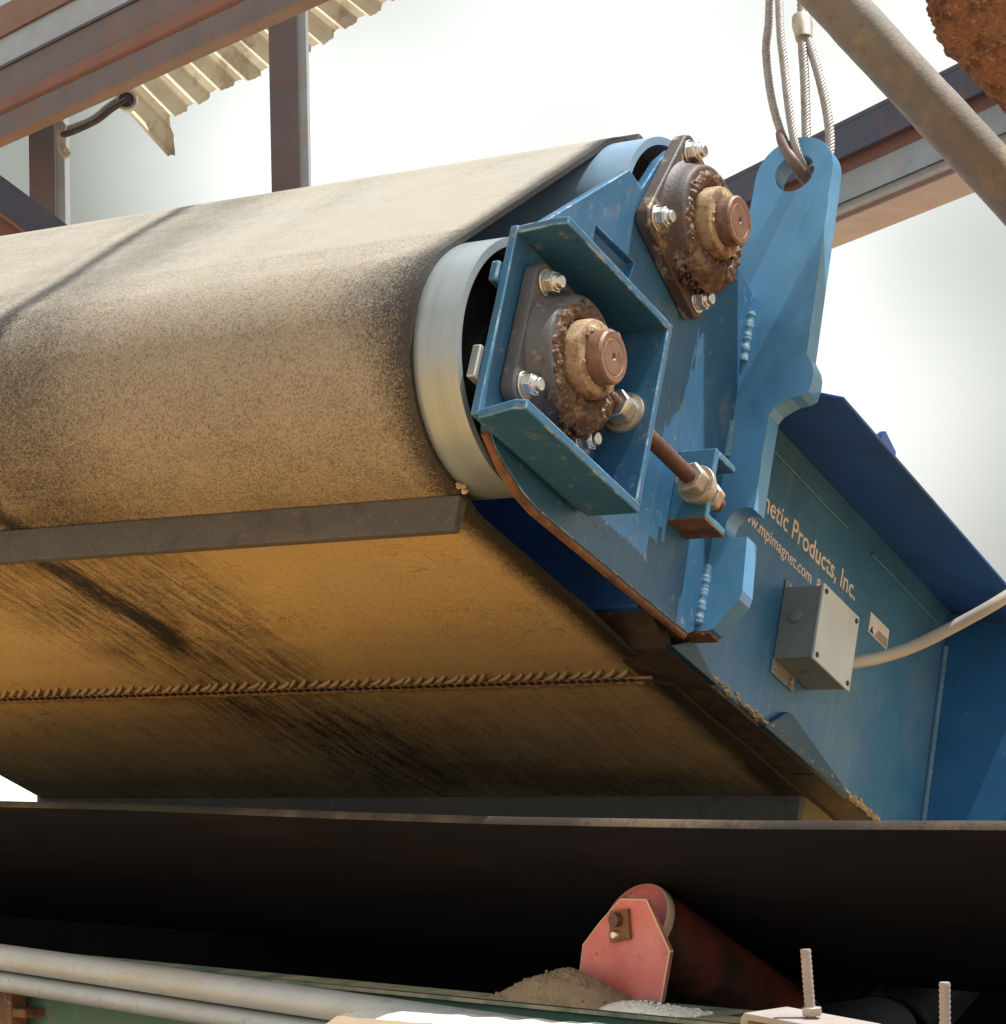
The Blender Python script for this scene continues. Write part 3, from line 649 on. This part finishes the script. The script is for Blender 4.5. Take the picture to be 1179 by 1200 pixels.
rope(SL2, [(-.142, .582, .965), (-.137, .582, .945), (-.126, .581, .918), (-.103, .580, .863), (-.076, .580, .787), (-.058, .579, .717), (-.055, .572, .668), (-.066, .535, .630)], .0078, M['rope'])
m = MB(); m.tube([(-.148, .578, .975), (-.144, .578, .958), (-.137, .578, .930)], [.0165, .0175, .014], 14); m.build('ferrule', M['zinc_dusty'], SL2, smooth=60)

# ================================================================== MAIN CONVEYOR
CB = thing('conveyor_belt', 'black troughed conveyor belt running across the bottom below the magnet', 'conveyor belt', KM)
t30 = math.tan(radians(30)); c30, s30 = cos(radians(30)), sin(radians(30))
def belt_prof(x):
    sag = -(np.interp(x, [-7, -1.4, -1, -.66, -.37, -.12, .32, .66, 1.5, 4], [.128, .130, .129, .125, .122, .1205, .122, .127, .131, .13]) - .1212)
    e0 = -.112
    pr = [(e0 + .035 * i, .0425 - (e0 + .035 * i - .0245) * t30) for i in range(12)]
    pr = [(yy, z - sag * max(0, (.03 - yy) / .142)) for yy, z in pr]
    yb, zb = pr[-1]
    for i in range(1, 6): pr.append((yb + .04 * i, zb - .006 * math.sin(pi * i / 5)))
    yb, zb = pr[-1]
    for i in range(1, 12): pr.append((yb + .024 * i, zb + .024 * i * t30))
    return pr
mb = MB(); xs = [-7 + .1 * i for i in range(111)]; K = len(belt_prof(0)); T = .0105
for x in xs:
    pr = belt_prof(x)
    for yy, z in pr: mb.v.append((x, yy, z))
    for i, (yy, z) in enumerate(pr):
        dy = s30 if i < 12 else -s30 if i > 16 else 0
        mb.v.append((x, yy + T * dy, z + T * (c30 if dy else 1)))
for i in range(len(xs) - 1):
    o0, o1 = i * 2 * K, (i + 1) * 2 * K
    for k in range(K - 1):
        mb.f.append((o0 + k, o0 + k + 1, o1 + k + 1, o1 + k)); mb.f.append((o0 + K + k, o1 + K + k, o1 + K + k + 1, o0 + K + k + 1))
mb.build('belt_sheet', M['conv_rubber'], CB, smooth=40)
mb2 = MB()
for e_ in (0, K - 1):
    o0 = len(mb2.v); q = []
    for x in xs:
        pr = belt_prof(x); yy, z = pr[e_]; dy = s30 if e_ == 0 else -s30; out_ = -1 if e_ == 0 else 1
        mb2.v += [(x, yy, z), (x, yy + T * dy, z + T * c30), (x, yy + T * dy + out_ * .0025, z + T * c30 - .001), (x, yy + out_ * .0025, z - .0005)]
    for i in range(len(xs) - 1):
        for k in range(4): a_, b_ = o0 + 4 * i + k, o0 + 4 * i + (k + 1) % 4; mb2.f.append((a_, b_, b_ + 4, a_ + 4))
mb2.build('belt_edge', M['conv_edge'], CB, smooth=40)

# --- troughing idler with red bracket
ID = thing('trough_idler', 'red trough idler roller with a faded red end bracket under the black belt', 'idler', KM)
pl = [(x + .012, z) for x, z in [(-.091, -.100), (-.077, -.035), (-.045, -.005), (-.006, .026), (.040, .027), (.078, -.036), (.060, -.100)]]
m = MB(); m.prism(pl, -.044, -.036, 1); bk = m.build('end_bracket', [M['red'], M['red_edge']], ID, bevel=.0015)
roll_m = Matrix.Rotation(radians(-30), 4, 'X') @ Matrix.Identity(4)
def roller(parent, y0, z0, tilt, L0, rm='roller', cm=('red', 'red_edge')):
    p = bpy.data.objects.new('roller', None)
    m = MB(); m.lathe([(.006, .0535), (.012, .0555), (L0, .0555)], 1, 48); ob = m.build('roller', M[rm], parent, smooth=35)
    ob.location = Vector((-.012, y0, z0)) + Vector((0, cos(radians(tilt)), sin(radians(tilt)))) * .006; ob.rotation_euler.x = radians(tilt)
    m = MB(); m.lathe([(.009, .0555), (.001, .0555), (-.003, .0535), (-.003, .0505), (.001, .049), (.002, .018), (-.012, .018), (-.014, .012)], 1, 48); m.build('end_cap', [M[cm[0]], M[cm[1]]], ob, smooth=35)
    m = MB(); m.lathe([(.0095, .0557), (.0005, .0562), (-.0025, .0545), (-.0032, .0530)], 1, 48, closed=False); m.build('cap_rim', M[cm[1]], ob, smooth=60)
    return ob
roller(ID, -.004, -.006, -30, .335)
roller(ID, .32, -.203, 0, .17, 'dark_steel', ('dark_steel', 'dark_steel'))
roller(ID, .515, -.193, 30, .335, 'dark_steel', ('dark_steel', 'dark_steel'))
m = MB(); m.box(-.035, .035, -.02, .86, -.315, -.27); m.box(-.03, .03, .30, .312, -.275, -.19); m.box(-.03, .03, .495, .507, -.275, -.19); m.build('cross_member', M['dark_steel'], ID, bevel=.003)
m = MB(); m.prism([(-.010, -.030), (.026, -.024), (.024, .014), (-.008, .010)], -.050, -.0443, 1); cl = m.build('shaft_clip', M['rust_plate'], bk, bevel=.001)
m = MB(); m.lathe([(-.059, .0085), (-.044, .0095)], 1, 16, (.007, 0, .000)); m.build('spindle_end', M['rod'], bk, smooth=40)
m = MB(); m.lathe([(-.057, .004), (-.055, .006), (-.050, .0065)], 1, 10, (.004, 0, -.019)); m.build('clip_bolt', M['zinc'], bk, smooth=40)

# --- stringer, pipes and ledge along the conveyor
ST = thing('conveyor_stringer', 'green channel stringer carrying the red idler along the conveyor', 'stringer', KM)
m = MB(); m.box(-6, 3, -.120, -.072, -.1115, -.1035); m.box(-.20, .21, -.0722, -.012, -.1115, -.1037); m.build('stringer_flange', [M['green'], M['conv_edge']], ST, bevel=.0015)
m = MB(); m.box(-6, 3, -.112, -.104, -.30, -.1117); m.build('stringer_web', M['green_web'], ST)
m = MB(); m.box(-6, 3, -.190, -.02, -.309, -.3002); m.build('stringer_flange', [M['green'], M['conv_edge']], ST, bevel=.0015)
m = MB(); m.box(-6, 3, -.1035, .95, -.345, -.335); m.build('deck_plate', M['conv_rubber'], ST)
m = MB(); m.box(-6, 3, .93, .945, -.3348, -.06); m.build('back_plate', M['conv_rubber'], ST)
C1 = MB(); C1.tube([(-6, -.165, .0093), (-1.3, -.165, -.1035), (-.30, -.165, -.1275), (.10, -.165, -.1371)], .0205, 20)
o = C1.build('galvanised_conduit', M['galv'], None, smooth=60); o.matrix_world = KM
tag(o, 'upper galvanised conduit running along the green stringer, dusty on its underside', 'pipe', 'conduits along the stringer')
C1 = MB(); C1.tube([(-6, -.160, -.0302), (-1.3, -.160, -.143), (.30, -.160, -.1814)], .016, 20)
o = C1.build('galvanised_conduit', M['galv'], None, smooth=60); o.matrix_world = KM
tag(o, 'thinner lower galvanised conduit just below the first one', 'pipe', 'conduits along the stringer')
m = MB(); m.box(-1.30, -1.262, -.150, -.122, -.33, -.158); m.box(-1.345, -1.225, -.148, -.1122, -.20, -.186)
o = m.build('conduit_strap', M['rust_plate'], None, bevel=.002); o.matrix_world = KM; tag(o, 'small rusty strap bracket below the conduits at the lower left', 'bracket')

def heap(name, mt, x0, x1, y0, y1, zb, h, seed, nx=40, ny=16, pw=1.0, bumps=.3):
    rnd = random.Random(seed); ph = [(rnd.uniform(20, 90), rnd.uniform(20, 90), rnd.uniform(0, 6)) for _ in range(7)]
    m = MB()
    for i in range(nx + 1):
        for j in range(ny + 1):
            u, v = i / nx, j / ny
            env = (max(0, math.sin(pi * u)) ** pw) * (max(0, math.sin(pi * v)) ** .6)
            x, yy = x0 + (x1 - x0) * u, y0 + (y1 - y0) * v
            n_ = sum(math.sin(a * x + b * yy + c) for a, b, c in ph) / 7 + rnd.uniform(-.35, .35)
            m.v.append((x, yy, zb + h * env * (1 + bumps * n_) - .002))
    for i in range(nx):
        for j in range(ny): a = i * (ny + 1) + j; m.f.append((a, a + 1, a + ny + 2, a + ny + 1))
    for i in range(60):
        u, v = rnd.random(), rnd.random(); env = math.sin(pi * u) ** pw * math.sin(pi * v) ** .6
        m.blob((x0 + (x1 - x0) * u, y0 + (y1 - y0) * v, zb + h * env - .001), rnd.uniform(.0008, .0026), 6, 4, .5)
    o = m.build(name, mt, None, smooth=60); o.matrix_world = KM; return o
o = heap('dirt_heap', M['dirt'], -.190, .055, -.119, -.034, -.1035, .040, 3, 70, 26, 1.2, .22); tag(o, 'brown heap of spilled dirt at the foot of the red bracket', 'dirt heap')
m = MB()
for i in range(61):
    x = -.34 + .62 * i / 60; zt = -.1175 + .014 * (x + .34) / .62 + mnoise.noise(Vector((x * 30, 0, 0))) * .0025 - .02 * max(0, (abs(x + .03) - .27) / .04)
    for yy, z in ((-.262, zt - .004), (-.24, zt), (-.20, zt + .001), (-.186, zt - .003), (-.186, -.17), (-.262, -.17)): m.v.append((x, yy + mnoise.noise(Vector((x * 40, yy * 40, 3))) * .002, z))
for i in range(60):
    for k in range(6): a_, b_ = 6 * i + k, 6 * i + (k + 1) % 6; m.f.append((a_, b_, b_ + 6, a_ + 6))
m.f += [tuple(range(6)), tuple(360 + t for t in range(6))]
m.box(-.27, -.24, -.20, -.1122, -.185, -.165); m.box(.17, .20, -.20, -.1122, -.185, -.165)
o = m.build('dusty_ledge', M['white_dust'], None, smooth=40); o.matrix_world = KM; tag(o, 'pale ledge under sunlit white dust, in front of the stringer at the bottom centre', 'ledge')
o = heap('white_dust', M['white_dust'], .015, .19, -.119, -.060, -.1035, .011, 8, 90, 24, .6, .5); o['kind'] = 'stuff'
m = MB(); m.box(-6, -.2, -.33, -.19, -.222, -.212)
for x in (-5, -3.4, -1.8, -.5): m.box(x, x + .03, -.30, -.1122, -.240, -.2222)
o = m.build('lower_ledge', M['white_dust'], None, bevel=.002); o.matrix_world = KM; tag(o, 'white sunlit dusty ledge along the lower left edge below the conduits', 'ledge')
for x, z0, z1, lean, lb in ((.497, -.10, .004, -.006, 'threaded stud standing in the tan clamp plate, with a nut at its foot'), (.672, -.13, -.020, .004, 'threaded stud at the lower right corner, right of the clamp plate')):
    m = MB(); n_ = 40; m.tube([(x + lean * i / n_, -.25, z0 + (z1 - z0) * i / n_) for i in range(n_ + 1)], [.0056 + (.0006 if i % 2 else -.0004) for i in range(n_ + 1)], 12)
    st = thing('threaded_stud', lb, 'stud', KM, 'studs at the conveyor edge')
    m.build('stud_shank', M['beam_tan'], st, smooth=60)
    m = MB(); m.prism([(x + .011 * cos(radians(60 * i)), -.25 + .011 * sin(radians(60 * i))) for i in range(6)], z0 + .034, z0 + .043, 2); m.build('stud_nut', M['zinc_dusty'], st, bevel=.001)
m = MB(); m.prism([(.425, -.10), (.425, -.070), (.431, -.064), (.560, -.073), (.72, -.10), (.72, -.105), (.56, -.080), (.435, -.072), (.433, -.10)], -.285, -.215, 1)
m.box(.466, .470, -.283, -.217, -.10, -.0765); m.box(.436, .53, -.218, -.2145, -.20, -.0785); m.box(.46, .50, -.2148, -.1122, -.20, -.188)
o = m.build('clamp_plate', M['beam_tan'], None, bevel=.0015); o.matrix_world = KM; tag(o, 'tan dusty bent clamp plate at the lower right holding a stud', 'clamp')

# ================================================================== BACKGROUND STEEL
def frame_from(P, Q):
    X = (Vector(Q) - Vector(P)).normalized(); Z = Vector((0, 0, 1)); Y = Z.cross(X).normalized(); Zc = X.cross(Y)
    if Y.y > 0: Y = -Y; 
    Zc = Vector((0, 0, 1)); X2 = Y.cross(Zc)
    m = Matrix(((X2.x, Y.x, Zc.x, P[0]), (X2.y, Y.y, Zc.y, P[1]), (X2.z, Y.z, Zc.z, P[2]), (0, 0, 0, 1))); return m
# upper-left beam: y points to the viewer, z up; origin at its lower edge
fm = frame_from((-1.143, 5.917, 3.082), (-.428, 4.923, 3.082))
B1 = thing('steel_beam', 'rusty purple-brown channel beam crossing the upper left corner', 'beam', fm, 'roof steel')
m = MB(); m.box(-1.55, 3, -.03, .012, 0.004, .010); m.build('bottom_flange', [M['beam_orange'], M['beam_orange']], B1, bevel=.002)
m = MB(); m.box(-1.55, 3, 0, .008, .0102, .060); m.build('lower_lip', M['beam_purple'], B1)
m = MB(); m.prism([(0.002, .0602), (.012, .070), (.012, .092), (.002, .104)], -1.55, 3, 0); m.build('rust_ridge', M['beam_red'], B1, bevel=.002)
m = MB(); m.box(-1.55, 3, -.012, -.002, .060, .172); m.build('web', M['beam_purple'], B1)
m = MB(); m.box(-1.55, 3, -.10, .004, .1722, .180); m.build('top_flange', M['beam_navy'], B1, bevel=.002)
fm2 = fm.copy(); 
B2 = thing('steel_angle', 'grey-blue steel angle lying along the top of the rusty beam, upper left corner', 'steel angle', fm, 'roof steel')
m = MB(); m.prism([(.0, .1805), (-.028, .262), (-.036, .262), (-.010, .1805)], -1.55, 3, 0); m.build('grey_leg', M['beam_grey'], B2, bevel=.002)
m = MB(); m.prism([(-.028, .2745), (-.028, .34), (-.037, .34), (-.037, .2745)], -1.55, 3, 0); m.box(-1.55, 3, -.05, -.020, .2625, .2743); m.build('rusty_leg', M['beam_orange'], B2, bevel=.002)
# columns
def column(x, y, w_, d_, label, side):
    t = thing('steel_column', label, 'column', Matrix.Translation((x, y, 0)), 'steel columns')
    m = MB(); m.box(0, w_, -.0, .010, 0, 5.2); m.build('column_face', M['beam_purple'], t, bevel=.002)
    m = MB(); m.box(w_ - .006, w_ + .022, .0102, d_, 0, 5.2); m.build('column_side', M['beam_grey'], t, bevel=.002)
    m = MB(); m.box(0, w_, d_ + .0002, d_ + .010, 0, 5.2); m.build('column_face', M['beam_purple'], t, bevel=.002)
    return t
column(-.600, 6.88, .079, .10, 'tall reddish steel column rising behind the middle of the belt', 0)
column(-1.130, 6.21, .064, .08, 'shorter reddish column under the beam end at the far left', 0)
# dark angle brace
P, Q = Vector((-1.30, 5.42, 3.10)), Vector((-.75, 5.45, 2.67))
dx = (Q - P).normalized(); zc = Vector((0, -1, 0)); zc = (zc - dx * zc.dot(dx)).normalized(); up = dx.cross(zc) * -1
if up.z < 0: up = -up
bm_ = Matrix(((dx.x, zc.x, up.x, P.x), (dx.y, zc.y, up.y, P.y), (dx.z, zc.z, up.z, P.z), (0, 0, 0, 1)))
BR = thing('steel_brace', 'dark diagonal angle brace sloping down to the belt at the left edge', 'brace', bm_, 'roof steel')
m = MB(); m.box(-.3, 1.3, 0, .008, -.062, 0); m.build('dark_leg', M['beam_navy'], BR, bevel=.001)
m = MB(); m.box(-.3, 1.3, -.06, .006, -.0705, -.0622); m.build('rusty_leg', M['beam_red'], BR, bevel=.001)
m = MB(); m.box(-.3, 1.3, -.03, -.02, -.16, -.071); m.build('rusty_web', M['beam_red'], BR, bevel=.001)
m = MB(); m.lathe([(.008, .010), (.016, .010), (.018, .006)], 1, 12, (.25, 0, -.05)); m.build('brace_bolt', M['zinc'], BR, smooth=40)
# corrugated roof sheet: edge rises to the right, ribs run down towards the viewer
P0 = Vector((-.985, 7.39, 3.440)); P1 = Vector((-.10, 7.05, 3.785))
ex = (P1 - P0).normalized(); rib = Vector((-.40, .70, .50)).normalized()
nn = ex.cross(rib).normalized()
if nn.z < 0: nn = -nn
m = MB(); nx = 320; Lx = 1.5
def corr(u):
    f_ = (u / .082) % 1.0
    return .013 * (0 if f_ < .5 else (f_ - .5) / .1 if f_ < .6 else 1 if f_ < .9 else (1 - f_) / .1)
for i in range(nx + 1):
    u = -.02 + Lx * i / nx; edge = .016 * math.sin(u * 9) + .008 * math.sin(u * 31) + random.uniform(-.003, .003)
    bend = max(0, 1 - max(0, u) / .075); edge -= .11 * bend
    for k, (v, dz) in enumerate(((edge, 0), (.06, 0), (.9, 0), (.9, -.0015), (.06, -.0015), (edge, -.0015))):
        p = P0 + ex * u + rib * v + nn * (corr(u) + dz - (.05 * bend if k in (0, 5) else 0)); m.v.append(tuple(p))
for i in range(nx):
    for k in range(6): a = i * 6 + k; b = i * 6 + (k + 1) % 6; m.f.append((a, b, b + 6, a + 6))
RS = m.build('roof_sheet', M['sheet'], None, smooth=30); tag(RS, 'cream corrugated roof sheet with a ragged lower edge behind the steel', 'roof sheet')
# pale cast arm with an eye
A0, A1 = Vector((-.985, 5.91, 3.10)), Vector((-.846, 5.91, 3.172))
AM = thing('bracket_arm', 'pale curved arm with a round eye, fixed between the short column and the beam', 'bracket arm', Matrix.Translation(A0))
rel = A1 - A0
m = MB(); m.tube(spline([(-.012, 0, -.004), (.02, -.01, .004), (.07, -.012, .026), (.105, -.012, .052), (rel.x, -.012, rel.z)], 8), .0085, 10); m.build('arm_web', M['arm_dark'], AM, smooth=60)
m = MB(); m.tube(spline([(-.006, .006, .012), (.02, .004, .020), (.06, .002, .036), (.10, .002, .066), (rel.x, .002, rel.z + .018)], 8), .0075, 10); m.build('arm_rib', M['arm'], AM, smooth=60)
m = MB(); m.lathe([(-.014, .024), (.012, .024), (.012, .018), (-.014, .018), (-.014, .024)], 1, 28, (rel.x, 0, rel.z), closed=False); m.build('eye_ring', M['arm'], AM, smooth=40)
m = MB(); m.lathe([(-.010, .0178), (.008, .0178)], 1, 24, (rel.x, 0, rel.z)); m.build('eye_hub', M['arm_dark'], AM, smooth=40)
m = MB(); m.prism([(-.028, .03), (-.014, .036), (-.002, .02), (-.004, -.03), (.010, -.05), (-.004, -.062), (-.022, -.04)], -.006, .004, 1); m.build('base_plate', M['arm'], AM, bevel=.002)
m = MB(); m.lathe([(-.012, .006), (-.0062, .007)], 1, 10, (-.002, 0, -.042)); m.build('base_bolt', M['zinc_dusty'], AM, smooth=40)
# right-hand beam
fr = frame_from((.654, 4.947, 2.639), (.818, 4.469, 2.639))
RB = thing('steel_beam', 'banded navy, rust and grey steel beam behind the lifting lug at the upper right', 'beam', fr, 'roof steel')
m = MB(); m.box(-2.2, 3, -.060, .060, .176, .186); m.build('top_flange', M['beam_navy'], RB, bevel=.002)
m = MB(); m.box(-2.2, 3, .050, .0598, .118, .1758); m.build('dark_lip', M['beam_navy'], RB, bevel=.001)
m = MB(); m.box(-2.2, 3, .020, .030, .098, .1755); m.build('rust_web', M['beam_red'], RB)
m = MB(); m.box(-2.2, 3, .020, .0305, .046, .0978); m.build('grey_web', M['beam_grey'], RB)
m = MB(); m.prism([(.020, .0458), (.060, .020), (.060, .010), (.010, .010), (.010, .0458)], -2.2, 3, 0); m.build('lower_flange', M['beam_tan'], RB, bevel=.002)
m = MB(); m.box(-2.2, 3, .0602, .0625, .002, .0095); m.build('flange_edge', M['beam_red'], RB)
m = MB(); m.box(-2.2, 3, -.060, .060, 0, .0098); m.build('bottom_flange', M['beam_tan'], RB, bevel=.002)
# weathered diagonal pipe
m = MB(); d_ = Vector((.830, 3.956, 2.486)) - Vector((.543, 3.931, 2.812)); p0 = Vector((.543, 3.931, 2.812)); n_ = 50
m.tube([p0 + d_ * (-.28 + 2.6 * i / n_) for i in range(n_ + 1)], [.0415 + random.uniform(-.0006, .0006) for _ in range(n_ + 1)], 28)
o = m.build('steel_pipe', M['pipe'], None, smooth=60); tag(o, 'weathered grey-brown pipe slanting down across the upper right corner', 'pipe')
# flaking rusty plate
m = MB(); rnd = random.Random(11); nx, ny = 120, 80
ed = [(.622, 2.76), (.632, 2.727), (.640, 2.70), (.655, 2.672), (.690, 2.632), (.735, 2.582), (.80, 2.52), (.90, 2.44)]
grid = []
for i in range(nx + 1):
    t = i / nx * (len(ed) - 1); k = min(int(t), len(ed) - 2); f_ = t - k
    ex0 = ed[k][0] + (ed[k + 1][0] - ed[k][0]) * f_; ez0 = ed[k][1] + (ed[k + 1][1] - ed[k][1]) * f_
    for j in range(ny + 1):
        v = j / ny; q = .26 * v; P_ = Vector((ex0 + q, ez0 + q * .8, 0)); jit = mnoise.noise(P_ * 60) * .005 * (1 - min(1, v * 4)) + mnoise.noise(P_ * 200) * .004 * (1 - min(1, v * 4))
        grid.append((ex0 + q * .75 + jit, 3.62 + mnoise.noise(P_ * 40) * .002 + mnoise.noise(P_ * 130) * .0025 + mnoise.noise(P_ * 330) * .0025 - .012 * min(1, v * 8) + .012, ez0 + q * .66))
n0 = len(grid); m.v = grid + [(x, y_ + .035, z) for x, y_, z in grid]
for i in range(nx):
    for j in range(ny): a = i * (ny + 1) + j; q = (a, a + 1, a + ny + 2, a + ny + 1); m.f.append(q); m.f.append(tuple(n0 + t for t in reversed(q)))
for i in range(nx):
    for a in (i * (ny + 1), i * (ny + 1) + ny): m.f.append((a, a + ny + 1, n0 + a + ny + 1, n0 + a))
for j in range(ny):
    for a in (j, nx * (ny + 1) + j): m.f.append((a, a + 1, n0 + a + 1, n0 + a))
o = m.build('rusty_plate', M['flaky'], None); tag(o, 'flaking orange-brown rusty plate in the top right corner', 'plate')
